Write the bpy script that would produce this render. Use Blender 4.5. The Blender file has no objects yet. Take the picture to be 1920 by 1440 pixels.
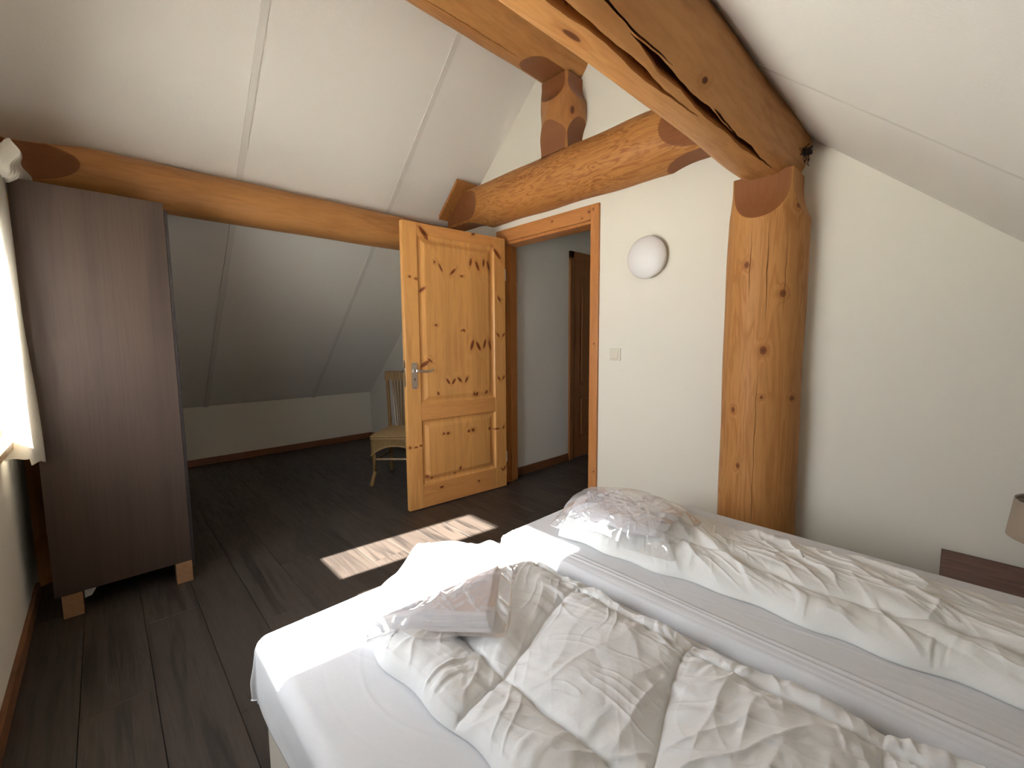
import bpy, bmesh, math, random
import numpy as np
from mathutils import Matrix, Vector
PI = math.pi
rnd = random.Random(7)
S = bpy.context.scene
COL = S.collection

# ------------------------------------------------------------------ camera, world, sun, exposure
cam_d = bpy.data.cameras.new('camera'); cam = bpy.data.objects.new('camera', cam_d); COL.objects.link(cam)
cam_d.sensor_width = 36.0; cam_d.lens = 800.08 / 1920 * 36; cam_d.clip_start = .01
yaw, pit, rol = math.radians(-46.20699), math.radians(-5.48382), math.radians(-.42167)
f_ = Vector((math.sin(yaw)*math.cos(pit), math.cos(yaw)*math.cos(pit), math.sin(pit)))
r_ = Vector((math.cos(yaw), -math.sin(yaw), 0)); u_ = r_.cross(f_)
r2 = math.cos(rol)*r_ + math.sin(rol)*u_; u2 = -math.sin(rol)*r_ + math.cos(rol)*u_
m = Matrix((r2, u2, -f_)).transposed().to_4x4(); m.translation = (0, 0, 1.209)
cam.matrix_world = m
S.camera = cam
S.view_settings.view_transform = 'Standard'; S.view_settings.look = 'None'; S.view_settings.gamma = 1
S.view_settings.exposure = 4.85
S.cycles.use_denoising = True
S.cycles.max_bounces = 14; S.cycles.diffuse_bounces = 9; S.cycles.glossy_bounces = 4; S.cycles.transparent_max_bounces = 16
S.cycles.sample_clamp_indirect = 12; S.cycles.caustics_reflective = False; S.cycles.caustics_refractive = False

W = bpy.data.worlds.new('sky'); S.world = W; W.use_nodes = True
wn = W.node_tree; bgn = wn.nodes['Background']
sky = wn.nodes.new('ShaderNodeTexSky'); sky.sky_type = 'HOSEK_WILKIE'
SUN_DIR = Vector((.10, 1, -.766)).normalized()
sky.sun_direction = -SUN_DIR; sky.turbidity = 4.5; sky.ground_albedo = .4
mixn = wn.nodes.new('ShaderNodeMix'); mixn.data_type = 'RGBA'; mixn.inputs['Factor'].default_value = .75
wn.links.new(sky.outputs[0], mixn.inputs[6]); mixn.inputs[7].default_value = (.93, .96, 1, 1)
wn.links.new(mixn.outputs[2], bgn.inputs['Color']); bgn.inputs['Strength'].default_value = .75
sd = bpy.data.lights.new('sun', 'SUN'); sun = bpy.data.objects.new('sun', sd); COL.objects.link(sun)
sd.energy = 4.2; sd.angle = math.radians(.9); sd.color = (1, .95, .88)
sun.rotation_mode = 'QUATERNION'; sun.rotation_quaternion = SUN_DIR.to_track_quat('-Z', 'Y'); sun.location = (-2, -4, 5)
pd = bpy.data.lights.new('window_portal', 'AREA'); po = bpy.data.objects.new('window_portal', pd); COL.objects.link(po)
pd.shape = 'RECTANGLE'; pd.size = 2.05; pd.size_y = 1.0; pd.cycles.is_portal = True
po.location = (-1.99, -.45, 1.28); po.rotation_euler = (math.radians(90), 0, 0)

# ------------------------------------------------------------------ node helpers / materials
def srgb(r, g, b):
    return tuple(((c/255)/12.92 if c/255 <= .04045 else ((c/255+.055)/1.055)**2.4) for c in (r, g, b)) + (1,)
class NT:
    def __init__(s, name):
        s.m = bpy.data.materials.new(name); s.m.use_nodes = True; s.t = s.m.node_tree; s.b = s.t.nodes['Principled BSDF']
        s.out = s.t.nodes['Material Output']
    def put(s, sock, v):
        if v is None: return
        if isinstance(v, bpy.types.NodeSocket): s.t.links.new(v, sock)
        else:
            if hasattr(sock.default_value, '__len__') and not hasattr(v, '__len__'): v = (v,)*len(sock.default_value)
            sock.default_value = v
    def n(s, ty, *ins, out=0, **kw):
        nd = s.t.nodes.new('ShaderNode'+ty)
        named = kw.pop('ins', {})
        for k, v in kw.items(): setattr(nd, k, v)
        for i, v in enumerate(ins): s.put(nd.inputs[i], v)
        for k, v in named.items(): s.put(nd.inputs[k], v)
        return nd.outputs[out]
    def math(s, op, a, b=None, c=None, clamp=False):
        nd = s.t.nodes.new('ShaderNodeMath'); nd.operation = op; nd.use_clamp = clamp
        s.put(nd.inputs[0], a); s.put(nd.inputs[1], b); s.put(nd.inputs[2], c); return nd.outputs[0]
    def vm(s, op, a, b=None):
        nd = s.t.nodes.new('ShaderNodeVectorMath'); nd.operation = op; s.put(nd.inputs[0], a); s.put(nd.inputs[1], b)
        return nd.outputs['Value'] if op in ('LENGTH', 'DISTANCE') else nd.outputs[0]
    def coord(s, k='Object'): return s.n('TexCoord', out=['Generated', 'Normal', 'UV', 'Object'].index(k))
    def noise(s, v, sc=1, det=3, rough=.5, dist=0): 
        nd = s.t.nodes.new('ShaderNodeTexNoise'); s.put(nd.inputs['Vector'], v)
        for k, x in (('Scale', sc), ('Detail', det), ('Roughness', rough), ('Distortion', dist)): nd.inputs[k].default_value = x
        return nd.outputs[0]
    def mr(s, v, a, b, c=0, d=1, smooth=True):
        nd = s.t.nodes.new('ShaderNodeMapRange'); nd.interpolation_type = 'SMOOTHSTEP' if smooth else 'LINEAR'
        for i, x in enumerate((v, a, b, c, d)): s.put(nd.inputs[i], x)
        return nd.outputs[0]
    def mix(s, f, a, b, mode='MIX'):
        nd = s.t.nodes.new('ShaderNodeMix'); nd.data_type = 'RGBA'; nd.blend_type = mode
        s.put(nd.inputs[0], f); s.put(nd.inputs[6], a); s.put(nd.inputs[7], b); return nd.outputs[2]
    def bump(s, h, dist, st=1.0):
        nd = s.t.nodes.new('ShaderNodeBump'); nd.inputs['Distance'].default_value = dist; nd.inputs['Strength'].default_value = st
        s.put(nd.inputs['Height'], h); s.t.links.new(nd.outputs[0], s.b.inputs['Normal'])
    def set(s, **kw):
        for k, v in kw.items(): s.put(s.b.inputs[k.replace('_', ' ')], v)
        return s.m

def plain(name, col, rough=.5, metal=0, nscale=30, namt=.08, bump=0, spec=.5):
    t = NT(name); c = t.coord(); nz = t.noise(c, nscale, 3)
    dark = tuple(x*(1-namt*2) for x in col[:3])+(1,)
    t.set(Base_Color=t.mix(nz, dark, tuple(min(1, x*(1+namt)) for x in col[:3])+(1,)), Roughness=rough, Metallic=metal)
    t.b.inputs['Specular IOR Level'].default_value = spec
    if bump: t.bump(t.noise(c, nscale*4, 2), bump)
    return t.m

def plaster(name, col):
    t = NT(name); c = t.coord(); big = t.noise(c, 1.3, 3); fine = t.noise(c, 160, 3, .6)
    a = tuple(x*.955 for x in col[:3])+(1,)
    t.set(Base_Color=t.mix(big, a, col), Roughness=.85); t.b.inputs['Specular IOR Level'].default_value = .25
    t.bump(t.math('ADD', fine, t.math('MULTIPLY', t.noise(c, 45, 2), .6)), .0012, .6)
    return t.m

def wood(name, light, dark, S3, k=34, contrast=.6, knots=(), knotcol=srgb(88, 44, 20), cut=None, rough=.42, rand=False, nsc=1.0,
         strip=None, dist=.5, bump=.0006, shine=.4, kattr=False):
    """S3: coordinate scale (small along the grain). knots: (p, r, angle, axis) ellipsoids."""
    t = NT(name); c = t.coord()
    if rand:
        ob = t.n('ObjectInfo', out=5)
        off = t.vm('SCALE', (3.1, 7.7, 1.3)); off.node.inputs['Scale'].default_value = 1
        t.put(off.node.inputs['Scale'], t.math('MULTIPLY', ob, 40)); c2 = t.vm('ADD', c, off)
    else: c2 = c
    v = t.vm('MULTIPLY', c2, S3)
    n1 = t.noise(v, nsc, 3, .5, dist)
    kn = None; acc = None; ring = None
    for (p, r, ang) in knots:
        nd = t.t.nodes.new('ShaderNodeMapping'); nd.vector_type = 'TEXTURE'; t.put(nd.inputs[0], c)
        nd.inputs['Location'].default_value = p; nd.inputs['Rotation'].default_value = ang; nd.inputs['Scale'].default_value = r
        d = t.vm('LENGTH', nd.outputs[0])
        acc = d if acc is None else t.math('MINIMUM', acc, d)
    if kattr:
        ka = t.t.nodes.new('ShaderNodeAttribute'); ka.attribute_name = 'knot'; acc = ka.outputs['Fac']
    if acc is not None:
        infl = t.mr(acc, .8, 3.6, 1, 0); n1 = t.math('ADD', n1, t.math('MULTIPLY', infl, .16))
    cont = t.math('SINE', t.math('MULTIPLY', n1, k*2.2)); cont = t.math('MULTIPLY_ADD', cont, .5, .5)
    cont = t.math('POWER', cont, 2.4)
    vf = t.vm('MULTIPLY', c2, tuple(x*9 for x in S3)); fib = t.noise(vf, nsc, 2, .6)
    big = t.noise(c2, 2.2, 2)
    fac = t.math('MULTIPLY', cont, t.math('MULTIPLY', t.mr(big, .3, .75, .35, 1), contrast))
    col = t.mix(fac, light, dark)
    col = t.mix(t.mr(fib, .35, .75, 0, .35), col, tuple(x*.62 for x in light[:3])+(1,))
    if strip:
        ax, wdt = strip
        sp = t.n('SeparateXYZ', c, out=ax); q = t.math('FLOOR', t.math('DIVIDE', sp, wdt))
        wn_ = t.n('WhiteNoise', q, noise_dimensions='1D', out=0) if False else None
        nd = t.t.nodes.new('ShaderNodeTexWhiteNoise'); nd.noise_dimensions = '1D'; t.put(nd.inputs['W'], q)
        col = t.mix(t.math('MULTIPLY', nd.outputs[0], .42), col, tuple(x*.7 for x in light[:3])+(1,))
    if rand: col = t.mix(t.math('MULTIPLY', ob, .45), col, tuple(x*.55 for x in light[:3])+(1,))
    if acc is not None:
        col = t.mix(t.mr(acc, .9, 2.4, .45, 0), col, dark)
        col = t.mix(t.mr(acc, .75, 1.1, .92, 0), col, knotcol)
        col = t.mix(t.mr(acc, .1, .55, .5, 0), col, tuple(x*.4 for x in knotcol[:3])+(1,))
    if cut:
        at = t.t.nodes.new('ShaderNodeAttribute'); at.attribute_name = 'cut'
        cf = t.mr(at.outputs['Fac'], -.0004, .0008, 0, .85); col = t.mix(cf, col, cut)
    t.set(Base_Color=col, Roughness=t.mr(fib, .3, .8, rough-.06, rough+.1)); t.b.inputs['Specular IOR Level'].default_value = shine
    t.bump(t.math('ADD', t.math('MULTIPLY', fib, .7), t.math('MULTIPLY', cont, .3)), bump)
    return t.m

def fabric(name, col, weave=900, rough=.9, wr=.0, trans=0, sheen=.15, mott=.04):
    t = NT(name); c = t.coord()
    big = t.noise(c, 6, 3); w = t.noise(t.vm('MULTIPLY', c, (1, 1, 1)), weave, 1)
    a = tuple(x*(1-mott*2) for x in col[:3])+(1,)
    t.set(Base_Color=t.mix(big, a, col), Roughness=rough); t.b.inputs['Specular IOR Level'].default_value = .15
    t.b.inputs['Sheen Weight'].default_value = sheen
    t.bump(t.math('ADD', t.math('MULTIPLY', w, .25), t.math('MULTIPLY', t.noise(c, 55, 4, .6), wr)), .002)
    if trans:
        tr = t.t.nodes.new('ShaderNodeBsdfTranslucent'); tr.inputs[0].default_value = col
        ms = t.t.nodes.new('ShaderNodeMixShader'); ms.inputs[0].default_value = trans
        t.t.links.new(t.b.outputs[0], ms.inputs[1]); t.t.links.new(tr.outputs[0], ms.inputs[2]); t.t.links.new(ms.outputs[0], t.out.inputs[0])
    return t.m

def film(name, haze=.05, gloss=.14, bumpy=True, sc=26):
    t = NT(name); c = t.coord()
    gl = t.t.nodes.new('ShaderNodeBsdfGlossy'); gl.inputs['Roughness'].default_value = .07; gl.inputs['Color'].default_value = (1, 1, 1, 1)
    tr = t.t.nodes.new('ShaderNodeBsdfTransparent'); df = t.t.nodes.new('ShaderNodeBsdfDiffuse'); df.inputs[0].default_value = (.9, .9, .92, 1)
    lw = t.t.nodes.new('ShaderNodeLayerWeight'); lw.inputs[0].default_value = .35
    if bumpy:
        bp = t.t.nodes.new('ShaderNodeBump'); bp.inputs['Distance'].default_value = .0018
        r1 = t.math('ABSOLUTE', t.math('SUBTRACT', t.noise(c, sc, 1, .4, .9), .5))
        t.put(bp.inputs['Height'], t.math('POWER', t.mr(r1, 0, .09, 1, 0, False), 2))
        t.t.links.new(bp.outputs[0], gl.inputs['Normal']); t.t.links.new(bp.outputs[0], lw.inputs['Normal'])
    m1 = t.t.nodes.new('ShaderNodeMixShader'); m1.inputs[0].default_value = haze
    t.t.links.new(tr.outputs[0], m1.inputs[1]); t.t.links.new(df.outputs[0], m1.inputs[2])
    m2 = t.t.nodes.new('ShaderNodeMixShader'); t.put(m2.inputs[0], t.mr(lw.outputs['Facing'], 0, 1, gloss, .40, False))
    t.t.links.new(m1.outputs[0], m2.inputs[1]); t.t.links.new(gl.outputs[0], m2.inputs[2]); t.t.links.new(m2.outputs[0], t.out.inputs[0])
    return t.m

M = {}
M['wall'] = plaster('wall_plaster', (.71, .68, .595, 1))
M['ceil'] = plaster('ceiling_panel_paint', (.72, .695, .64, 1))
M['strip'] = plaster('joint_strip_paint', (.63, .605, .555, 1))
M['hallwall'] = plaster('hall_plaster', (.76, .75, .70, 1))
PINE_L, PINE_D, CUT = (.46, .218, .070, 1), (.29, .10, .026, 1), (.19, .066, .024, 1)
M['logX'] = wood('log_pine_tie', (.44, .195, .056, 1), (.22, .068, .016, 1), (2.0, 13, 13), k=22, contrast=1.0, cut=CUT, nsc=1.2, dist=1.3, rough=.55, shine=.25)
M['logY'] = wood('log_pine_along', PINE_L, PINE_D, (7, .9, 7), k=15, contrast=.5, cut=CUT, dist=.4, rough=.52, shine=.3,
                 knots=[((-.707, .89, 1.962), (.012, .035, .02), (0, 0, 0)), ((-.583, 1.375, 1.997), (.009, .016, .01), (0, 0, 0))])
PK = [(-.717, 2.231, 1.568), (-.57, 2.266, 1.426), (-.631, 2.234, 1.166), (-.628, 2.235, .945), (-.525, 2.324, .941),
      (-.753, 2.243, .872), (-.718, 2.231, .597), (-.535, 2.305, 1.817), (-.671, 2.237, 1.841)]
PS = [1, 1.1, 1.25, .55, .7, .9, .8, .8, .6]
M['logZ'] = wood('log_pine_post', PINE_L, PINE_D, (11, 11, 1.0), k=20, contrast=.7, cut=CUT, dist=.9, rough=.58, shine=.22, knotcol=srgb(112, 64, 34),
                 knots=[(p, (.012*s, .02, .017*s), (0, 0, 0)) for p, s in zip(PK, PS)])
M['logK'] = wood('log_pine_king', (.38, .165, .05, 1), PINE_D, (7, 7, 1.2), k=16, contrast=.6, cut=CUT, dist=.6,
                 knots=[((-1.848, 2.337, 2.725), (.012, .02, .03), (0, 0, 0))])
M['trimwood'] = wood('frame_pine', (.47, .195, .057, 1), (.24, .08, .022, 1), (14, 14, 1.2), k=12, contrast=.4, dist=.4,
    knots=[((-2.62, 2.5, 1.56), (.006, .03, .012), (0, 0, 0)), ((-2.66, 2.56, 1.46), (.01, .02, .009), (0, 0, 0)), ((-2.66, 2.55, .93), (.01, .02, .008), (0, 0, 0)),
           ((-1.755, 2.44, 2.1), (.008, .02, .008), (0, 0, 0)), ((-2.2, 2.44, 2.1), (.008, .02, .007), (0, 0, 0)), ((-1.73, 2.44, .3), (.008, .02, .008), (0, 0, 0)), ((-1.74, 2.44, 1.2), (.006, .02, .008), (0, 0, 0))])
M['basewood'] = wood('baseboard_stained_wood', (.20, .085, .035, 1), (.09, .035, .015, 1), (1.5, 1.5, 14), k=10, contrast=.4)
V = [(.639,1.782,.006,.009,0),(.591,1.747,.006,.028,.5),(.489,1.728,.008,.03,-.8),(.33,1.815,.008,.026,-.2),(.269,1.793,.01,.034,.4),(.21,1.823,.008,.026,-.1),(.164,1.804,.01,.034,.3),
     (.412,1.703,.011,.006,0),(.639,1.334,.009,.009,0),(.402,1.3,.011,.008,-.4),(.424,1.296,.004,.008,0),(.327,1.189,.010,.036,-.35),(.269,1.179,.010,.034,.5),(.209,1.196,.009,.034,-.3),(.156,1.187,.010,.034,.3),
     (.548,.919,.007,.022,.6),(.499,.916,.007,.022,-.6),(.446,.926,.007,.022,.8),(.384,.923,.007,.022,-.6),(.633,.835,.007,.012,.2),(.31,.804,.007,.013,.3),(.286,.802,.008,.016,0),(.196,.812,.008,.014,-.3),
     (.594,.528,.008,.009,0),(.558,.526,.012,.010,0),(.372,.518,.010,.010,.3),(.332,.521,.012,.012,0),(.172,.512,.008,.012,0),(.738,.226,.012,.012,0),(.702,.21,.007,.008,0),(.501,.206,.008,.006,0),(.454,.238,.008,.012,-.5),
     (.624,.124,.014,.008,0),(.285,.098,.009,.007,0),(.741,1.581,.008,.026,-.9),(.735,1.055,.011,.034,-.95),(.695,1.08,.006,.02,.9),(.872,.466,.008,.008,0),(.825,.461,.010,.006,0),(.785,.468,.01,.007,0),
     (.079,1.907,.011,.045,.75),(.721,1.972,.012,.05,.75),(.299,2.034,.01,.024,-.8),(.062,1.554,.007,.022,.7),(.077,1.267,.006,.018,.6),(.02,1.268,.006,.018,-.6),(.071,.913,.006,.018,.6),(.025,.919,.006,.018,-.6),
     (.095,.5,.022,.006,0),(.03,.505,.006,.014,-.5),(.023,.154,.006,.02,-.6),(.046,.149,.005,.012,.6),(.837,1.662,.008,.008,0),(.79,1.651,.01,.007,0)]
M['door'] = wood('door_pine', (.66, .335, .105, 1), (.40, .165, .045, 1), (16, 3, .9), k=11, contrast=.6, kattr=True, knotcol=srgb(112, 52, 18), strip=(0, .083), dist=.3, rough=.36)
M['doorrail'] = wood('door_pine_rail', (.60, .28, .088, 1), (.36, .14, .04, 1), (1.1, 3, 18), k=10, contrast=.45, kattr=True, knotcol=srgb(105, 48, 18), dist=.3, rough=.36)
M['halldoor'] = wood('hall_door_pine', (.30, .125, .04, 1), (.14, .05, .015, 1), (16, 16, 1), k=9, contrast=.4)
M['plank'] = wood('floor_laminate', (.054, .042, .034, 1), (.009, .0078, .0075, 1), (.8, 12, 3), k=11, contrast=1.0, rand=True, rough=.46, dist=.5, bump=.0007, shine=.5)
M['gap'] = plain('floor_joint', (.01, .009, .008, 1), .8)
M['robe'] = wood('wardrobe_walnut_foil', (.050, .031, .022, 1), (.010, .0065, .005, 1), (9, 13, .38), k=3, contrast=.85, rough=.5, dist=.3, shine=.3, bump=.0002)
M['robedark'] = plain('wardrobe_dark_edge', (.022, .017, .015, 1), .75, spec=.2)
M['block'] = wood('raw_pine_block', (.26, .14, .065, 1), (.16, .08, .035, 1), (4, 4, 14), k=8, contrast=.4, rough=.7)
M['nightwood'] = wood('nightstand_dark_wood', (.125, .042, .022, 1), (.05, .018, .011, 1), (1.2, 10, 10), k=11, contrast=.7, rough=.38)
M['sheet'] = fabric('sheet_jersey', (.66, .68, .715, 1), wr=.12)
M['duvet'] = fabric('duvet_cotton', (.72, .735, .745, 1), wr=.5)
M['duvet2'] = fabric('duvet_cotton_cream', (.74, .75, .735, 1), wr=.5)
M['linen'] = fabric('folded_linen', (.70, .70, .75, 1), wr=.1)
M['base'] = fabric('bed_base_cloth', (.62, .58, .50, 1), wr=.05)
M['curtain'] = fabric('curtain_linen', (.56, .53, .46, 1), weave=500, wr=.3, trans=.45)
M['curtain_hem'] = fabric('curtain_linen_hem', (.46, .43, .36, 1), weave=500, wr=.5)
M['lampshade'] = fabric('lamp_shade_linen', (.42, .35, .27, 1), weave=420, trans=.15)
M['film'] = film('clear_plastic_film', .09, .05, sc=9)
M['glass'] = film('window_glass', .0, .04, bumpy=False)
M['opal'] = plain('opal_glass', (.69, .68, .67, 1), .5, nscale=8, namt=.01)
M['white_plastic'] = plain('cream_switch_plastic', (.63, .59, .48, 1), .35, namt=.02)
M['gloss_white'] = plain('glazed_white_ceramic', (.8, .79, .78, 1), .08, namt=.02)
M['steel'] = plain('brushed_steel', (.62, .60, .57, 1), .3, 1, 60, .05)
M['black'] = plain('black_void', (.01, .01, .01, 1), .8)
M['paper'] = plain('folded_card', (.62, .58, .48, 1), .8)
M['wicker'] = wood('wicker_cane', (.33, .21, .085, 1), (.15, .085, .03, 1), (60, 60, 60), k=6, contrast=.6, rough=.5, bump=.001)
M['cane'] = wood('rattan_pole', (.25, .15, .055, 1), (.16, .085, .03, 1), (20, 20, 3), k=8, contrast=.5, rough=.3)
M['frame_white'] = plain('window_frame_paint', (.7, .69, .66, 1), .4, namt=.02)
M['sill'] = wood('window_sill_pine', (.55, .33, .12, 1), (.35, .17, .05, 1), (1.1, 14, 14), k=9, contrast=.4, rough=.3)
M['paving'] = plain('pale_paving', (.62, .62, .58, 1), .9, nscale=2)
M['grass'] = plain('lawn', (.10, .17, .05, 1), .9, nscale=3, namt=.2)
M['web'] = plain('dusty_cobweb', (.03, .022, .02, 1), .95)

# ------------------------------------------------------------------ object helpers
def tag(o, label=None, cat=None, group=None, kind=None):
    if label: o['label'] = label
    if cat: o['category'] = cat
    if group: o['group'] = group
    if kind: o['kind'] = kind
    return o
def empty(name, loc=(0, 0, 0), rz=0, label=None, cat=None, group=None, kind=None):
    o = bpy.data.objects.new(name, None); COL.objects.link(o); o.location = loc; o.rotation_euler = (0, 0, rz); o.empty_display_size = .05
    return tag(o, label, cat, group, kind)
def link(name, me, mat=None, parent=None, smooth=False):
    if mat is not None and not me.materials: me.materials.append(mat)
    if smooth:
        me.polygons.foreach_set('use_smooth', [True]*len(me.polygons))
    o = bpy.data.objects.new(name, me); COL.objects.link(o)
    if parent: o.parent = parent
    return o
def meshpy(name, verts, faces): 
    me = bpy.data.meshes.new(name); me.from_pydata([tuple(map(float, v)) for v in verts], [], [tuple(map(int, f)) for f in faces]); me.update(); return me
def from_bm(name, bm, mat=None, parent=None, smooth=False, bev=0, seg=2):
    if bev:
        bmesh.ops.bevel(bm, geom=list(bm.edges), offset=bev, segments=seg, affect='EDGES', profile=.6)
    bmesh.ops.recalc_face_normals(bm, faces=list(bm.faces))
    me = bpy.data.meshes.new(name); bm.to_mesh(me); bm.free()
    o = link(name, me, mat, parent)
    if smooth:
        me.polygons.foreach_set('use_smooth', [True]*len(me.polygons))
        try: me.set_sharp_from_angle(angle=math.radians(35))
        except Exception: pass
    return o
def bx(bm, x0, x1, y0, y1, z0, z1):
    v = [bm.verts.new(p) for p in ((x0,y0,z0),(x1,y0,z0),(x1,y1,z0),(x0,y1,z0),(x0,y0,z1),(x1,y0,z1),(x1,y1,z1),(x0,y1,z1))]
    for f in ((0,3,2,1),(4,5,6,7),(0,1,5,4),(1,2,6,5),(2,3,7,6),(3,0,4,7)): bm.faces.new([v[i] for i in f])
def box(name, x0, x1, y0, y1, z0, z1, mat, parent=None, bev=.002, seg=2):
    bm = bmesh.new(); bx(bm, x0, x1, y0, y1, z0, z1); return from_bm(name, bm, mat, parent, bev=bev, seg=seg)
def prism(bm, pts, axis, a, b):
    """extrude 2-D polygon along an axis from a to b"""
    def P(p, t):
        return {0: (t, p[0], p[1]), 1: (p[0], t, p[1]), 2: (p[0], p[1], t)}[axis]
    v0 = [bm.verts.new(P(p, a)) for p in pts]; v1 = [bm.verts.new(P(p, b)) for p in pts]
    bm.faces.new(v0); bm.faces.new(v1[::-1])
    for i in range(len(pts)): j = (i+1) % len(pts); bm.faces.new((v0[i], v0[j], v1[j], v1[i]))
def tube(bm, pts, rad, n=10, cap=True):
    pts = [Vector(p) for p in pts]; rings = []
    rad = rad if hasattr(rad, '__len__') else [rad]*len(pts)
    up = Vector((0, 0, 1))
    for i, p in enumerate(pts):
        t = (pts[min(i+1, len(pts)-1)]-pts[max(i-1, 0)]).normalized()
        a = t.cross(up); 
        if a.length < .05: a = t.cross(Vector((1, 0, 0)))
        a.normalize(); b = t.cross(a)
        rings.append([bm.verts.new(p+rad[i]*(math.cos(q)*a+math.sin(q)*b)) for q in [2*PI*k/n for k in range(n)]])
    for i in range(len(rings)-1):
        for k in range(n): bm.faces.new((rings[i][k], rings[i][(k+1) % n], rings[i+1][(k+1) % n], rings[i+1][k]))
    if cap: bm.faces.new(rings[0][::-1]); bm.faces.new(rings[-1])
def tubes(name, lst, mat, parent=None, n=10):
    bm = bmesh.new()
    for pts, r in lst: tube(bm, pts, r, n)
    return from_bm(name, bm, mat, parent, smooth=True)
def lathe(name, prof, mat, parent=None, n=48, M4=None):
    vs, fs = [], []
    for r, z in prof:
        for k in range(n): vs.append((r*math.cos(2*PI*k/n), r*math.sin(2*PI*k/n), z))
    for i in range(len(prof)-1):
        for k in range(n): fs.append((i*n+k, i*n+(k+1) % n, (i+1)*n+(k+1) % n, (i+1)*n+k))
    me = meshpy(name, vs, fs)
    if M4: me.transform(M4)
    return link(name, me, mat, parent, True)

def log(name, ax, c, r0, r1, s0, s1, mat, cuts=(), seed=0, N=170, A=120, cracks=(), bow=.004, parent=None):
    """round timber along axis ax; cuts = (normal2d, f(s)->distance, dark); cracks = list of [(s,deg)...], halfwidth, depth"""
    rg = np.random.RandomState(seed)
    s = np.linspace(s0, s1, N)[:, None]; th = np.linspace(0, 2*PI, A, endpoint=False)[None, :]
    if cracks:   # concentrate the rings of vertices where the checks are
        lo, hi = math.radians(-98), math.radians(-45); q = int(A*.72)
        th = np.concatenate([np.linspace(lo, hi, q, endpoint=False), np.linspace(hi, lo+2*PI, A-q, endpoint=False)])[None, :]
    t = (s-s0)/(s1-s0); R = r0+(r1-r0)*t + 0*th
    for k in range(5):
        R = R + .0016*rg.randn()*np.sin((k+1)*th+rg.rand()*6+2.2*rg.randn()*t*3) + .001*rg.randn()*np.sin(s*(2+k*2.3)+rg.rand()*6+(k % 3)*th)
    for pts, hw, dep in cracks:
        ps = np.array(pts); thc = np.interp(s, ps[:, 0], np.radians(ps[:, 1]))+.006*np.sin(s*31+seed)+.004*np.sin(s*73)
        a, b = ps[0, 0], ps[-1, 0]; w = np.clip((s-a)/(.16*(b-a)), 0, 1)*np.clip((b-s)/(.25*(b-a)), 0, 1)*((s > a) & (s < b))
        w = w*(.8+.25*np.sin(s*17+1)); d = np.abs((th-thc+PI) % (2*PI)-PI)*r0
        g = np.clip(1-d/(hw*w+1e-6), 0, 1)*(w > .02)
        R = R-dep*np.minimum(1, g*3.2)*np.sqrt(np.clip(w, 0, 1))
    px, pz = R*np.cos(th), R*np.sin(th); cut_and_shade = np.full(px.shape, -.05)
    for (nx, nz), f, dark in cuts:
        d = f(s)+0*th; dot = px*nx+pz*nz; ex = dot-d; sc = np.where(ex > 0, d/np.maximum(dot, 1e-5), 1)
        # project on the plane, not radially
        px = px-np.where(ex > 0, ex, 0)*nx; pz = pz-np.where(ex > 0, ex, 0)*nz
        if dark: cut_and_shade = np.maximum(cut_and_shade, ex)
        else: cut_and_shade = np.where(ex > .0005, np.minimum(cut_and_shade, -.05), cut_and_shade)
    px = px+bow*np.sin(t*PI*1.3+seed); pz = pz+bow*np.sin(t*PI*.9+seed*2)
    if cracks: cut_and_shade = np.where((r0+(r1-r0)*t)-R > .02, .01, cut_and_shade)   # aged brown wood deep inside the checks
    ss = s+0*th
    i2 = [k for k in range(3) if k != ax]
    P = np.zeros((N, A, 3)); P[..., ax] = ss; P[..., i2[0]] = c[0]+px; P[..., i2[1]] = c[1]+pz
    idx = np.arange(N*A).reshape(N, A); a = idx[:-1]; b = idx[1:]
    q = np.stack([a, np.roll(a, -1, 1), np.roll(b, -1, 1), b], -1).reshape(-1, 4)
    if ax == 1: q = q[:, ::-1]
    faces = q.tolist()+[idx[0][::-1].tolist(), idx[-1].tolist()]
    me = bpy.data.meshes.new(name); me.from_pydata(P.reshape(-1, 3).tolist(), [], faces); me.update()
    at = me.attributes.new('cut', 'FLOAT', 'POINT'); at.data.foreach_set('value', cut_and_shade.reshape(-1).astype(np.float32))
    me.validate(); o = link(name, me, mat, parent, True)
    bm = bmesh.new(); bm.from_mesh(me); bmesh.ops.recalc_face_normals(bm, faces=list(bm.faces)); bm.to_mesh(me); bm.free()
    try: me.set_sharp_from_angle(angle=math.radians(24))
    except Exception: pass
    return o
def scoop(sc, d0, r, ln, side=1, flat=0.0):
    """cut depth: r (nothing) at sc, falling to d0 within ln and staying d0 beyond; side +1 = cut lies at s > sc"""
    def f(s):
        t = np.clip((s-sc)*side/ln, 0, 1); ease = 1-(1-t)**2
        return np.where((s-sc)*side > 0, r*1.02-(r*1.02-d0)*ease, r*1.6)
    return f

# ------------------------------------------------------------------ room dimensions
YB, YF = 2.47, -.31           # door wall face, window wall face
XK, XR = -5.226, 1.254        # left and right knee walls
KZ, SL = .595, .87            # knee height, roof slope
XRIDGE = -1.986; ZR = KZ+SL*(XRIDGE-XK)
def zc(x): return KZ+SL*(x-XK) if x < XRIDGE else ZR-SL*(x-XRIDGE)
OX0, OX1, OZ = -2.66, -1.778, 2.04      # door opening

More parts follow.
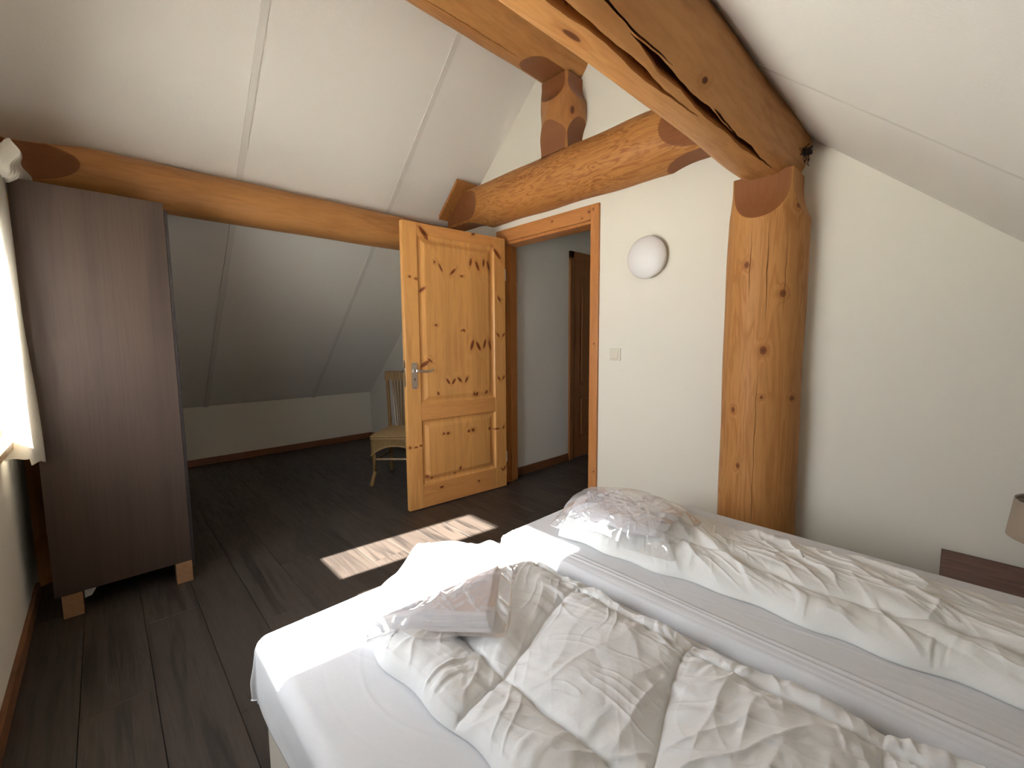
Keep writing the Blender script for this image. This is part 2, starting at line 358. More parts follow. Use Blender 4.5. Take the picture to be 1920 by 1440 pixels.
# walls
def wall(name, polys, a, b, mat, label):
    bm = bmesh.new()
    for p in polys: prism(bm, p, 1, a, b)
    o = from_bm(name, bm, mat); return tag(o, label, None, None, 'structure')
e = .06
wall('wall_back', [[(XK-.1, -.02), (OX0, -.02), (OX0, zc(OX0)+e), (XK-.1, zc(XK-.1)+e)],
                   [(OX0, OZ), (OX1, OZ), (OX1, zc(OX1)+e), (XRIDGE, ZR+e), (OX0, zc(OX0)+e)],
                   [(OX1, -.02), (XR+.1, -.02), (XR+.1, zc(XR+.1)+e), (OX1, zc(OX1)+e)]], YB, YB+.13, M['wall'],
     'cream plastered gable wall with the doorway and log frame')
WX0, WX1, WZ0, WZ1 = -3.0, -.98, .82, 1.735
wall('wall_front', [[(XK-.1, -.02), (WX0, -.02), (WX0, zc(WX0)+e), (XK-.1, zc(XK-.1)+e)],
                    [(WX0, -.02), (WX1, -.02), (WX1, WZ0), (WX0, WZ0)],
                    [(WX0, WZ1), (WX1, WZ1), (WX1, zc(WX1)+e), (XRIDGE, ZR+e), (WX0, zc(WX0)+e)],
                    [(WX1, -.02), (XR+.1, -.02), (XR+.1, zc(XR+.1)+e), (WX1, zc(WX1)+e)]], YF, YF-.12, M['wall'],
     'plastered gable wall with the window on the left')
tag(box('wall_left', XK-.1, XK, YF-.2, YB, -.02, KZ+.02, M['wall'], bev=0), 'low knee wall under the left roof slope', kind='structure')
tag(box('wall_right', XR, XR+.1, YF-.2, YB, -.02, KZ+.02, M['wall'], bev=0), 'low knee wall under the right roof slope', kind='structure')

# ceiling: panels of board with raised joint strips
ceil = empty('ceiling', label='sloping white board ceiling on both sides of the ridge', kind='structure')
def slope_board(name, xa, xb, ya, yb, off, th, mat):
    bm = bmesh.new(); za, zb = zc(xa), zc(xb)
    if xb > XRIDGE: zb = ZR-SL*(xb-XRIDGE); za = ZR-SL*(xa-XRIDGE)
    prism(bm, [(xa, za-off), (xb, zb-off), (xb, zb-off+th), (xa, za-off+th)], 1, ya, yb)
    return from_bm(name, bm, mat, ceil)
ys = [-.51, -.31, .725, 1.765, YB+.13]
for i in range(len(ys)-1):
    slope_board('panel', XK-.06, XRIDGE, ys[i]+.0005, ys[i+1]-.0005, 0, .03, M['ceil'])
for y in ys[2:4]:
    slope_board('joint_strip', XK, XRIDGE, y-.018, y+.018, .009, .0085, M['strip'])
yr = [-.51, .66, 1.705, YB+.13]
for i in range(len(yr)-1):
    slope_board('panel', XRIDGE, XR+.06, yr[i]+.001, yr[i+1]-.001, 0, .03, M['ceil'])
slope_board('joint_strip', XRIDGE, XR, 1.705-.008, 1.705+.008, .0014, .001, M['strip'])
bm = bmesh.new(); prism(bm, [(XK-.3, zc(XK-.3)+.05), (XRIDGE, ZR+.05), (XR+.3, zc(XR+.3)+.05), (XR+.3, zc(XR+.3)+.25), (XRIDGE, ZR+.28), (XK-.3, zc(XK-.3)+.25)], 1, -.75, 6)
from_bm('roof_shell', bm, M['ceil'], ceil)

# floor with laminate planks
floor = empty('floor', label='dark brown laminate plank floor with strong grain', kind='structure')
box('subfloor', XK-.1, XR+.1, YF-.2, 5.6, -.05, -.012, M['gap'], floor, bev=0)
PL, PW = 1.285, .192
bm = bmesh.new(); bx(bm, .0006, PL-.0006, .0007, PW-.0007, -.012, 0)
bmesh.ops.bevel(bm, geom=[e_ for e_ in bm.edges if all(v.co.z > -.001 for v in e_.verts)], offset=.0012, segments=1, affect='EDGES')
pme = bpy.data.meshes.new('plank'); bm.to_mesh(pme); bm.free(); pme.materials.append(M['plank'])
y = YF-.02; row = 0
while y < 5.4:
    lo, hi = (XK-.05, XR) if y < YB else (-2.75, -1.3)
    x = XK-.05-PL*((row*.37) % 1)
    while x < hi:
        if x+PL > lo: 
            o = bpy.data.objects.new('plank', pme); COL.objects.link(o); o.parent = floor; o.location = (x, y, 0)
        x += PL
    y += PW; row += 1

# baseboards
def bb(name, x0, x1, y0, y1, label, h=.07):
    bm = bmesh.new(); bx(bm, x0, x1, y0, y1, 0, h)
    o = from_bm(name, bm, M['basewood'], bev=.004); tag(o, label, kind='structure')
bb('baseboard_left', XK-.001, XK+.016, YF, YB, 'brown wooden baseboard along the left knee wall')
bb('baseboard_back', XK+.016, OX0-.09, YB-.016, YB+.001, 'brown wooden baseboard left of the doorway')
bb('baseboard_front', -3.02, XR, YF-.001, YF+.016, 'brown wooden baseboard below the window')
bb('baseboard_hall', -2.7205, -2.704, YB+.14, 3.39, 'brown wooden baseboard along the hall wall', .075)

# hall behind the doorway
tag(box('wall_hall_left', -2.86, -2.72, YB+.13, 5.5, -.02, 2.9, M['hallwall'], bev=0), 'grey lit hall wall seen through the doorway', kind='structure')
tag(box('wall_hall_right', -1.45, -1.33, YB+.13, 5.5, -.02, 3.1, M['hallwall'], bev=0), 'right side wall of the hall beyond the doorway', kind='structure')
tag(box('wall_hall_end', -2.72, -1.45, 5.4, 5.5, -.02, 3.3, M['hallwall'], bev=0), 'end wall of the hall beyond the doorway', kind='structure')
d2 = empty('door_2', (-2.72, 0, 0), label='dark pine panel door in its frame on the hall wall', kind='structure')
for (a, b, z0, z1) in ((3.40, 3.46, 0, 2.11), (4.26, 4.32, 0, 2.11), (3.40, 4.32, 2.04, 2.11)):
    box('casing', -.01, .022, a, b, z0, z1, M['halldoor'], d2, bev=.003)
for (a, b, z0, z1) in ((3.46, 3.57, .01, 2.04), (4.15, 4.26, .01, 2.04), (3.57, 4.15, .01, .2), (3.57, 4.15, .66, .77), (3.57, 4.15, 1.94, 2.04)):
    box('stile', -.005, .014, a, b, z0, z1, M['halldoor'], d2, bev=.004)
for z0, z1 in ((.2, .66), (.77, 1.94)):
    box('door_panel', -.005, .003, 3.565, 4.155, z0, z1, M['halldoor'], d2, bev=0)
    box('door_panel', -.004, .009, 3.61, 4.11, z0+.04, z1-.04, M['halldoor'], d2, bev=.008)

# main door frame
tr = empty('trim_1', label='orange pine door frame around the doorway', kind='structure')
box('casing', OX0-.075, OX0, YB-.018, YB+.005, 0, OZ+.095, M['trimwood'], tr, bev=.004)
box('casing', OX1, OX1+.067, YB-.018, YB+.005, 0, OZ+.095, M['trimwood'], tr, bev=.004)
bm = bmesh.new(); bx(bm, OX0, OX1, YB-.018, YB+.005, OZ-.005, OZ+.095)
tH = wood('frame_pine_head', (.47, .195, .057, 1), (.24, .08, .022, 1), (1.2, 14, 14), k=12, contrast=.4, dist=.4,
          knots=[((-1.79, 2.45, 2.09), (.009, .03, .008), (0, 0, 0)), ((-2.12, 2.45, 2.095), (.008, .03, .006), (0, 0, 0)), ((-1.85, 2.45, 2.06), (.006, .03, .005), (0, 0, 0))])
from_bm('head_casing', bm, tH, tr, bev=.004)
box('jamb', OX0-.02, OX0+.012, YB+.003, YB+.135, 0, OZ, M['trimwood'], tr, bev=.003)
box('door_stop', OX0+.010, OX0+.024, YB+.05, YB+.09, 0, OZ-.02, M['trimwood'], tr, bev=.003)
box('jamb', OX1-.012, OX1+.02, YB+.003, YB+.135, 0, OZ, M['trimwood'], tr, bev=.003)
box('jamb', OX0, OX1, YB+.003, YB+.135, OZ-.025, OZ+.01, M['trimwood'], tr, bev=.003)
box('strike_plate', OX1-.0135, OX1-.011, YB+.01, YB+.03, .93, 1.12, M['steel'], tr, bev=.0003)

# main door leaf, opened into the room. local x from hinge to free edge, +y = away from the camera
d1 = empty('door_1', (-2.617, 2.405, .008), math.radians(-94.673), label='knotty pine panel door standing open into the room', kind='structure')
T0, T1 = -.04, 0.0     # local -y lies on the far side; the visible face is at y = 0
ST = .11; LW = .885; LH = 2.035
YA, YB2 = 0.0, .04
KN = np.array(V)
def kdist(x, z):
    best = np.full(x.shape, 9.0)
    for a, b, ra, rz, g in V:
        g = -g; ra *= 1.35; rz *= 1.2
        u = (x-a)*math.cos(g)+(z-b)*math.sin(g); w = -(x-a)*math.sin(g)+(z-b)*math.cos(g)
        best = np.minimum(best, np.sqrt((u/ra)**2+(w/rz)**2))
    return best
def door_piece(name, x0, x1, z0, z1, mat, depth=None, st=.004, inset=0.0):
    xs = np.unique(np.concatenate([np.linspace(x0, x1, max(3, int((x1-x0)/st))), [x0+.0015, x1-.0015]])); zs = np.unique(np.concatenate([np.linspace(z0, z1, max(3, int((z1-z0)/st))), [z0+.0015, z1-.0015]]))
    X, Z = np.meshgrid(xs, zs, indexing='ij'); e_ = np.minimum(np.minimum(X-x0, x1-X), np.minimum(Z-z0, z1-Z))
    dep = depth(e_) if depth else inset+.0012*np.clip(1-e_/.0015, 0, 1)
    n, m_ = X.shape; idx = np.arange(n*m_).reshape(n, m_)
    F = np.stack([idx[:-1, :-1], idx[:-1, 1:], idx[1:, 1:], idx[1:, :-1]], -1).reshape(-1, 4)
    P1 = np.stack([X, YB2-dep, Z], -1).reshape(-1, 3); P2 = np.stack([X, YA+dep, Z], -1).reshape(-1, 3)
    loop = np.concatenate([idx[0, :], idx[1:, -1], idx[-1, -2::-1], idx[-2:0:-1, 0]]); nx_ = np.roll(loop, -1)
    F = np.concatenate([F, F[:, ::-1]+n*m_, np.stack([nx_, loop, loop+n*m_, nx_+n*m_], -1)])
    me = bpy.data.meshes.new(name); me.from_pydata(np.concatenate([P1, P2]).tolist(), [], F.tolist()); me.update()
    kd = kdist(X, Z).reshape(-1); at = me.attributes.new('knot', 'FLOAT', 'POINT'); at.data.foreach_set('value', np.concatenate([kd, kd]).astype(np.float32))
    o = link(name, me, mat, d1)
    if depth:
        me.polygons.foreach_set('use_smooth', [True]*len(me.polygons)); me.set_sharp_from_angle(angle=math.radians(25))
    return o
door_piece('stile', 0, ST-.0006, 0, LH, M['door']); door_piece('stile', LW-ST+.0006, LW, 0, LH, M['door'])
for a, b in ((0, .172), (.648, .76), (1.955, LH)): door_piece('rail', ST, LW-ST, a, b, M['doorrail'], inset=.0006)
prof_x = [0, .002, .010, .014, .018, .030, .034, .056, .060]; prof_d = [.001, .004, .012, .0125, .0145, .0145, .0125, .0035, .003]
for z0, z1 in ((.172, .648), (.76, 1.955)):
    door_piece('door_panel', ST, LW-ST, z0, z1, M['door'], depth=lambda e_: np.interp(e_, prof_x, prof_d), st=.0035)
# lock furniture
ep = empty('lock_plate', (.823, YB2, 0)); ep.parent = d1
bm = bmesh.new(); out = [(-.021+.0*0, 0)]
pts = []
for k in range(13): a = PI*k/12; pts.append((.021*math.cos(a), 1.055+.014*math.sin(a)))
for k in range(13): a = PI+PI*k/12; pts.append((.021*math.cos(a), .895+.014*math.sin(a)))
prism(bm, pts, 1, -.0005, .006); from_bm('backplate', bm, M['steel'], ep)
bm = bmesh.new(); tube(bm, [(0, .005, 1.012), (0, .045, 1.012)], .009, 16); tube(bm, [(0, .0055, 1.012), (0, .012, 1.012)], .016, 20)
hp = [(0, .042, 1.012), (-.02, .048, 1.011), (-.05, .05, 1.006), (-.08, .05, 1.004), (-.105, .05, 1.009), (-.128, .049, 1.019)]
tube(bm, hp, [.011, .0095, .008, .008, .0075, .005], 14)
o = from_bm('door_handle', bm, M['steel'], ep, smooth=True); o['label'] = 'brushed steel curved lever'
bm = bmesh.new(); tube(bm, [(0, .0061, .955), (0, .0068, .955)], .0045, 12); bx(bm, -.0022, .0022, .0061, .0068, .938, .955); from_bm('keyhole', bm, M['black'], ep)
bm = bmesh.new()
for z in (1.058, .892): tube(bm, [(0, .006, z), (0, .0072, z)], .003, 10)
from_bm('screw', bm, M['robedark'], ep)
# latch plate on the free edge
box('latch_plate', LW, LW+.0012, .012, .03, .90, 1.085, M['steel'], d1, bev=.0003)
box('latch_bolt', LW, LW+.009, .014, .028, 1.0, 1.03, M['steel'], d1, bev=.001)
for z in (.25, 1.75):
    bm = bmesh.new(); tube(bm, [(-.006, .035, z-.045), (-.006, .035, z+.045)], .0065, 12); from_bm('hinge', bm, M['steel'], d1, smooth=True)

# window with frame, two lights and sill
w1 = empty('window_1', label='bright window with a wide sill beside the curtain', kind='structure')
yo, yi = YF-.09, YF-.035
box('window_frame', WX0, WX0+.07, yo, yi, WZ0, WZ1, M['frame_white'], w1, bev=.004)
box('window_frame', WX1-.07, WX1, yo, yi, WZ0, WZ1, M['frame_white'], w1, bev=.004)
box('window_frame', WX0, WX1, yo, yi, WZ0, WZ0+.06, M['frame_white'], w1, bev=.004)
box('window_frame', WX0, WX1, yo, yi, WZ1-.06, WZ1, M['frame_white'], w1, bev=.004)
box('mullion', -2.25, -2.06, yo, yi, WZ0+.06, WZ1-.06, M['frame_white'], w1, bev=.006)
for a, b in ((WX0+.07, -2.25), (-2.06, WX1-.07)):
    box('pane', a, b, yo+.028, yo+.034, WZ0+.06, WZ1-.06, M['glass'], w1, bev=0)
box('window_sill', WX0-.03, WX1+.06, YF-.06, YF+.035, WZ0-.012, WZ0+.018, M['sill'], w1, bev=.004)

# ground outside
tag(box('ground', -30, 30, -40, -.6, -2.9, -2.8, M['paving'], bev=0), 'pale ground far below the window', kind='structure')

# ------------------------------------------------------------------ log timber frame
GB = None
o = log('roof_log', 1, (-3.28, 2.119), .138, .130, YF-.05, YB+.05, M['logY'], seed=3,
        cuts=[((1, 0), scoop(.0, .098, .141, .26, -1), True), ((0, 1), scoop(.03, .075, .141, .25, -1), False), ((0, -1), scoop(-.05, .10, .141, .2, -1), False)])
tag(o, 'long lower roof log under the left slope, running behind the wardrobe to the door', 'beam', 'log beams of the roof frame')
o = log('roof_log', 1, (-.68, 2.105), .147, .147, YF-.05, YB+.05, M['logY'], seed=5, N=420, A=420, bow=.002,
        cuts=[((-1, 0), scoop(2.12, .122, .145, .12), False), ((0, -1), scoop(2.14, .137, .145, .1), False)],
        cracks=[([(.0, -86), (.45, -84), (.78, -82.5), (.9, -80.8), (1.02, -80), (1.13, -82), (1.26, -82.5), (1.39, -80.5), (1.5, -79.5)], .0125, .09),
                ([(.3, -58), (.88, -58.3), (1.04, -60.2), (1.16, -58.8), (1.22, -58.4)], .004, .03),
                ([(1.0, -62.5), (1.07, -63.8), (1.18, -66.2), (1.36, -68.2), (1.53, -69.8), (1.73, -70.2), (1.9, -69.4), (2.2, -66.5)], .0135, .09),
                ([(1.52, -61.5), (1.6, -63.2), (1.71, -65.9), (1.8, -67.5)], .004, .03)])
tag(o, 'big roof log overhead with two long black cracks', 'beam', 'log beams of the roof frame')
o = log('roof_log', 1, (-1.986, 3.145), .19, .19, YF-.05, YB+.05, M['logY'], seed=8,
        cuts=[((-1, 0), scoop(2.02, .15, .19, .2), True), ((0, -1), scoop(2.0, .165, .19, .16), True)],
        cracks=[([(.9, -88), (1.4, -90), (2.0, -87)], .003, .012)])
tag(o, 'highest log under the roof ridge, behind the cracked log', 'beam', 'log beams of the roof frame')
o = log('tie_log', 0, (2.42, 2.356), .168, .183, -3.2, -.72, M['logX'], seed=11, bow=.003,
        cuts=[((-1, 0), scoop(-1.22, .125, .18, .22), True), ((0, -1), scoop(-1.24, .145, .18, .2), True), ((0, 1), scoop(-1.15, .13, .18, .2), True),
              ((-1, 0), scoop(-2.74, .12, .172, .2, -1), True), ((0, -1), scoop(-2.78, .13, .172, .2, -1), True), ((0, 1), scoop(-2.86, .12, .172, .25, -1), False)])
tag(o, 'horizontal tie log with swirling dark grain above the doorway', 'beam', 'log beams of the roof frame')
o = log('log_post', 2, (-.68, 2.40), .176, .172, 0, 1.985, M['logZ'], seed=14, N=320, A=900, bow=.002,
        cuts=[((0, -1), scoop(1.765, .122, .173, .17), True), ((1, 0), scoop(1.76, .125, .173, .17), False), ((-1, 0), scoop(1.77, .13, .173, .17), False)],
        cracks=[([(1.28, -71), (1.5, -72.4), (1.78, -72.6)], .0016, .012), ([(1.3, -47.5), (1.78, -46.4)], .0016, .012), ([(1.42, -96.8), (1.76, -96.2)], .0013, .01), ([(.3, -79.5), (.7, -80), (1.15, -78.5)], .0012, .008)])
tag(o, 'thick knotty log post between the wall lamp and the bed', 'post', 'log posts of the roof frame')
f1, f2 = scoop(2.80, .118, .16, .12), scoop(2.69, .118, .16, .12, -1)
ff = lambda s: np.where(s > 2.745, f1(s), f2(s))
o = log('log_post', 2, (-1.985, 2.42), .16, .16, 2.49, 2.97, M['logK'], seed=17, N=160, A=160, bow=0,
        cuts=[((0, -1), ff, True), ((1, 0), ff, True), ((-1, 0), ff, True)])
tag(o, 'short king post log with dark scooped facets standing on the tie log', 'post', 'log posts of the roof frame')
o = log('log_post', 2, (-3.25, YF-.07), .14, .14, 0, 2.06, M['logZ'], seed=20, bow=0)
tag(o, 'log post in the corner behind the wardrobe and curtain', 'post', 'log posts of the roof frame')
# thin dark check lines on the post: narrow grooves as slivers sunk in a real split
# slanted board beside the tie log end
bm = bmesh.new(); xa, xb = -3.2, -2.93
prism(bm, [(xa, zc(xa)-.075), (xb, zc(xb)-.075), (xb, zc(xb)-.04), (xa, zc(xa)-.04)], 1, 2.2, YB+.01)
o = from_bm('filler_board', bm, M['logX'], bev=.003); tag(o, 'short slanted board wedged between the tie log and the left slope', 'board')
# dust and cobweb in the gap at the post head
lst = []
for k in range(60):
    p = Vector((-.530+rnd.gauss(0, .008), 2.36+rnd.gauss(0, .02), 2.055+rnd.gauss(0, .012)))
    q = p+Vector((rnd.gauss(.001, .006), rnd.gauss(0, .006), rnd.gauss(-.002, .006))); lst.append(([p, (p+q)/2+Vector((rnd.gauss(0, .003), 0, rnd.gauss(0, .003))), q], .0028))
lst.append(([(-.522, 2.36, 2.04), (-.518, 2.36, 2.02), (-.524, 2.36, 2.005), (-.519, 2.36, 1.995)], .0022))
o = tubes('cobweb', lst, M['web'], n=5); tag(o, 'dark dusty cobweb tuft in the gap beside the post head', 'cobweb', kind='stuff')

# ------------------------------------------------------------------ wardrobe on blocks
wd = empty('wardrobe', (-2.67, .02, .0), label='tall dark walnut wardrobe standing on wooden blocks under the left log', cat='wardrobe')
WD = 1.0
def wb(name, x0, x1, y0, y1, z0, z1, mat, bev=.0015): 
    o = box(name, x0, x1, y0-.02, y1-.02, z0, z1, mat, wd, bev=bev); return o
wb('side_panel', -.018, 0, -.225, .262, .108, 1.885, M['robe']); wb('side_panel', -WD, -WD+.018, -.225, .262, .108, 1.885, M['robe'])
wb('top_panel', -WD+.018, -.018, -.225, .262, 1.863, 1.883, M['robe']); wb('base_panel', -WD+.018, -.018, -.22, .262, .108, .13, M['robe'])
wb('back_panel', -WD+.018, -.018, -.223, -.217, .13, 1.863, M['robedark'])
wb('door', -WD/2-.01, 0, .263, .275, .075, 1.855, M['robedark']); wb('door', -WD, -WD/2-.014, .263, .275, .075, 1.855, M['robedark'])
blk = [((-2.672-.07, -.205), 'raw pine block under the near corner of the wardrobe'), ((-2.672-.065, .195), 'raw pine block under the door-side corner of the wardrobe'),
       ((-3.64, -.205), None), ((-3.64, .195), None)]
for (x, y), lb in blk[:2]:
    bm = bmesh.new(); bx(bm, x, x+.07, y, y+.066, 0, .106 if y < 0 else .084+.022)
    tag(from_bm('wood_block', bm, M['block'], bev=.002), lb, 'block', 'blocks lifting the wardrobe')
for (x, y), lb in blk[2:]:
    bm = bmesh.new(); bx(bm, x, x+.07, y, y+.066, 0, .106)
    tag(from_bm('wood_block', bm, M['block'], bev=.002), 'raw pine block under the far side of the wardrobe, ' + ('by the window wall' if y < 0 else 'below its front doors'), 'block', 'blocks lifting the wardrobe')
bm = bmesh.new(); prism(bm, [(-.136, .045), (-.112, .050), (-.085, .100), (-.088, .106), (-.136, .092)], 0, -2.75, -2.735)
tag(from_bm('card_shim', bm, M['paper'], bev=.001), 'small pale folded card shim tucked beside the near wardrobe block', 'shim')

# ------------------------------------------------------------------ curtain
def curtain():
    root = empty('curtain', label='beige linen curtain gathered beside the window at the left edge, partly sunlit', cat='curtain')
    ctrl = [(-2.535, -.302), (-2.552, -.262), (-2.568, -.230), (-2.592, -.212), (-2.63, -.216), (-2.652, -.262), (-2.672, -.298), (-2.70, -.27), (-2.725, -.238), (-2.755, -.262),
            (-2.775, -.298), (-2.805, -.27), (-2.83, -.238), (-2.86, -.265), (-2.88, -.298), (-2.91, -.265), (-2.935, -.24), (-2.97, -.28), (-2.985, -.30)]
    def spl(t):
        n = len(ctrl)-1; x = min(t*n, n-1e-6); i = int(x); f = x-i
        p = [Vector(ctrl[max(0, min(n, i+k))]) for k in (-1, 0, 1, 2)]
        return .5*((2*p[1])+(p[2]-p[0])*f+(2*p[0]-5*p[1]+4*p[2]-p[3])*f*f+(3*p[1]-p[0]-3*p[2]+p[3])*f**3)
    def sheet(name, t0, t1, n, off, mat, za=1.90, zb=.765):
        mz = 50; vs = []; fs = []
        for j in range(mz):
            t = j/(mz-1); z = za-(za-zb)*t
            for i in range(n):
                u = t0+(t1-t0)*i/(n-1); p = spl(u); q = spl(min(1, u+.004))-spl(max(0, u-.004)); q.normalize(); nrm = Vector((-q.y, q.x))
                s_ = .80+.30*t
                x = p.x+off*nrm.x+.006*math.sin(t*7+u*20)*t; y = -.302+(p.y+.302)*s_+off*nrm.y+.003*math.sin(t*9+u*33)
                if x < -2.655: y = min(y, -.232)
                vs.append((x, y, z-(.03*t if .09 < u < .26 else 0)+.006*math.sin(u*60)*t))
        for j in range(mz-1):
            for i in range(n-1): fs.append((j*n+i, j*n+i+1, (j+1)*n+i+1, (j+1)*n+i))
        return link(name, meshpy(name, vs, fs), mat, root, True)
    sheet('cloth', 0, 1, 220, 0, M['curtain'])
    o = sheet('hem', .10, .31, 40, .006, M['curtain_hem'])  # opaque layer added behind the front fold to block the sun glow
    vs = []; fs = []; n, mz = 320, 16
    for j in range(mz):
        t = j/(mz-1); z = 1.88+.10*t
        for i in range(n):
            u = i/(n-1); x = -2.98+.46*u
            w = abs((u*13) % 1*2-1)**1.5*2-1
            g = .012+.032*math.sin(t*PI*.8+.3); y = -.232+.028*t+g*w*.9+.008*math.sin(u*90+t*9)
            vs.append((x+.010*t*math.sin(u*41), y, z+.012*w*t-.05*(1-t)*(w > 0)*.4))
    for j in range(mz-1):
        for i in range(n-1): fs.append((j*n+i, j*n+i+1, (j+1)*n+i+1, (j+1)*n+i))
    link('gathered_heading', meshpy('gathered_heading', vs, fs), M['curtain_hem'], root, True)
curtain()
rod = tubes('curtain_rod', [([(-3.05, -.235, 1.915), (-.7, -.235, 1.915)], .011)], M['robedark'])
tag(rod, 'thin dark curtain rod above the window', 'rod')

# ------------------------------------------------------------------ wall lamp and switch
lp = empty('wall_lamp', (-1.35, YB, 1.722), label='round white opal glass lamp on the wall left of the log post', cat='lamp')
Rw = Matrix.Rotation(PI/2, 4, 'X')
lathe('shade', [(.0, .086), (.03, .0845), (.06, .080), (.09, .070), (.112, .057), (.124, .045), (.128, .035), (.127, .031), (.12, .033), (.09, .05), (.04, .065), (.0, .067)], M['opal'], lp, 64, Rw)
lathe('backplate', [(.0, .022), (.117, .022), (.12, .018), (.12, -.001), (0, -.001)], M['white_plastic'], lp, 40, Rw)
sw = empty('light_switch', (-1.578, YB, 1.128), label='small cream rocker light switch right of the doorway', cat='switch')
box('frame', -.041, .041, -.009, .001, -.041, .041, M['white_plastic'], sw, bev=.003)
bm = bmesh.new(); prism(bm, [(-.009, -.028), (-.014, -.026), (-.0105, .028), (-.009, .028)], 0, -.030, .026); from_bm('rocker', bm, M['white_plastic'], sw)

# ------------------------------------------------------------------ wicker chair behind the door
def chair():
    c = empty('wicker_chair', (-3.405, 1.89, 0), math.radians(45), label='golden wicker chair standing behind the open door', cat='chair')
    # local +y back, -y front; front dir in world (.707,-.707) -> local -y
    hw, hd, sh = .205, .205, .44
    for sx in (-1, 1):
        tubes('leg', [([(sx*(hw-.02), -hd+.02, sh-.03), (sx*(hw-.012), -hd+.012, .25), (sx*(hw-.02), -hd+.016, .12), (sx*(hw+.006), -hd-.012, 0)], [.018, .018, .016, .017])], M['cane'], c)
        tubes('leg', [([(sx*(hw-.045), hd-.02, sh-.03), (sx*(hw-.045), hd-.012, .25), (sx*(hw-.04), hd+.01, .12), (sx*(hw-.03), hd+.055, 0)], [.018, .018, .016, .016])], M['cane'], c)
        tubes('back_post', [([(sx*(hw-.045), hd-.01, sh-.02), (sx*(hw-.03), hd+.02, .62), (sx*(hw-.01), hd+.06, .82), (sx*(hw-.005), hd+.085, .935)], [.017, .016, .016, .015])], M['cane'], c)
        tubes('side_stretcher', [([(sx*(hw-.02), -hd+.02, .215), (sx*(hw-.04), hd-.01, .205)], .010)], M['cane'], c)
    tubes('front_stretcher', [([(-hw+.02, -hd+.02, .225), (hw-.02, -hd+.02, .225)], .010)], M['cane'], c)
    # seat pad, woven
    bm = bmesh.new(); prism(bm, [(-hw, -hd), (hw, -hd), (hw-.03, hd), (-hw+.03, hd)], 2, sh-.035, sh); from_bm('seat', bm, M['wicker'], c, bev=.012, seg=3)
    lst = []
    for k in range(26):
        yy = -hd+.012+k*(2*hd-.02)/25; w_ = hw-.012-.03*(k/25); lst.append(([(-w_, yy, sh+.001), (0, yy, sh+.003), (w_, yy, sh+.001)], .0062))
    o = tubes('seat_weave', lst, M['wicker'], c, n=6); o['kind'] = 'stuff'
    def apron(a, b, ndir):
        a = Vector(a); b = Vector(b); nn = 34; lst = []
        for k in range(nn):
            t = k/(nn-1); p = a.lerp(b, t); drop = .175-.085*math.sin(t*PI)**.7
            lst.append(([p+Vector((0, 0, 0)), p+Vector((0, 0, -drop))], .0055))
        rim = [a.lerp(b, t/20)+Vector((0, 0, -(.175-.085*math.sin(t/20*PI)**.7)))+Vector(ndir)*.004 for t in range(21)]
        lst.append((rim, .0075)); lst.append(([a+Vector(ndir)*.004+Vector((0, 0, -.008)), b+Vector(ndir)*.004+Vector((0, 0, -.008))], .008)); lst.append(([a+Vector(ndir)*.004+Vector((0, 0, -.03)), b+Vector(ndir)*.004+Vector((0, 0, -.03))], .007))
        o = tubes('apron', lst, M['wicker'], c, n=6)
    z = sh-.004
    apron((-hw, -hd, z), (hw, -hd, z), (0, -1, 0)); apron((-hw, -hd, z), (-hw+.03, hd, z), (-1, 0, 0)); apron((hw, -hd, z), (hw-.03, hd, z), (1, 0, 0))
    # back splat of upright canes and a woven top rail
    lst = []
    for k in range(11):
        x = -.13+.026*k; lst.append(([(x*.8, hd-.012, sh), (x*.95, hd+.018, .62), (x*1.1, hd+.058, .82), (x*1.15, hd+.08, .92)], .009))
    tubes('back_canes', lst, M['cane'], c, n=8)
    bm = bmesh.new()
    prism(bm, [(hd+.052, .868), (hd+.098, .868), (hd+.112, .945), (hd+.066, .945)], 0, -hw-.012, hw+.012); from_bm('top_rail', bm, M['wicker'], c, bev=.008, seg=2)
    lst = [([(-hw-.008+k*.0175, hd+.05, .868), (-hw-.008+k*.0175, hd+.064, .947), (-hw-.008+k*.0175, hd+.112, .947)], .0065) for k in range(25)]
    o = tubes('rail_wrap', lst, M['wicker'], c, n=6); o['kind'] = 'stuff'
chair()

# ------------------------------------------------------------------ nightstand and its lamp
ns = empty('nightstand', (.24, 2.22, 0), label='low dark brown wooden nightstand between the bed and the wall', cat='nightstand')
box('top', -.235, .265, -.21, .235, .325, .35, M['nightwood'], ns, bev=.004)
box('side_panel', -.225, -.205, -.2, .23, 0, .325, M['nightwood'], ns); box('side_panel', .235, .255, -.2, .23, 0, .325, M['nightwood'], ns)
box('back_panel', -.205, .235, .215, .23, .03, .325, M['nightwood'], ns)
dr = box('drawer', -.2, .23, -.205, -.185, .17, .318, M['nightwood'], ns); 
k_ = lathe('knob', [(0, .02), (.010, .018), (.013, .01), (.006, .0), (.006, -.006)], M['steel'], dr, 20, Matrix.Translation((.015, -.205, .245)) @ Rw)
box('shelf', -.205, .235, -.19, .215, .06, .078, M['nightwood'], ns)
tl = empty('table_lamp', (.287, 2.235, .35), label='table lamp with beige linen drum shade on the nightstand', cat='lamp')
lathe('lamp_base', [(0, 0), (.075, 0), (.078, .01), (.074, .03), (.055, .05), (.03, .065), (.02, .085), (.03, .11), (.045, .14), (.04, .18), (.02, .2), (.012, .215), (.012, .25), (0, .25)], M['gloss_white'], tl, 40)
lathe('shade', [(.132, .188), (.12, .318), (.1185, .318), (.1305, .188)], M['lampshade'], tl, 64)
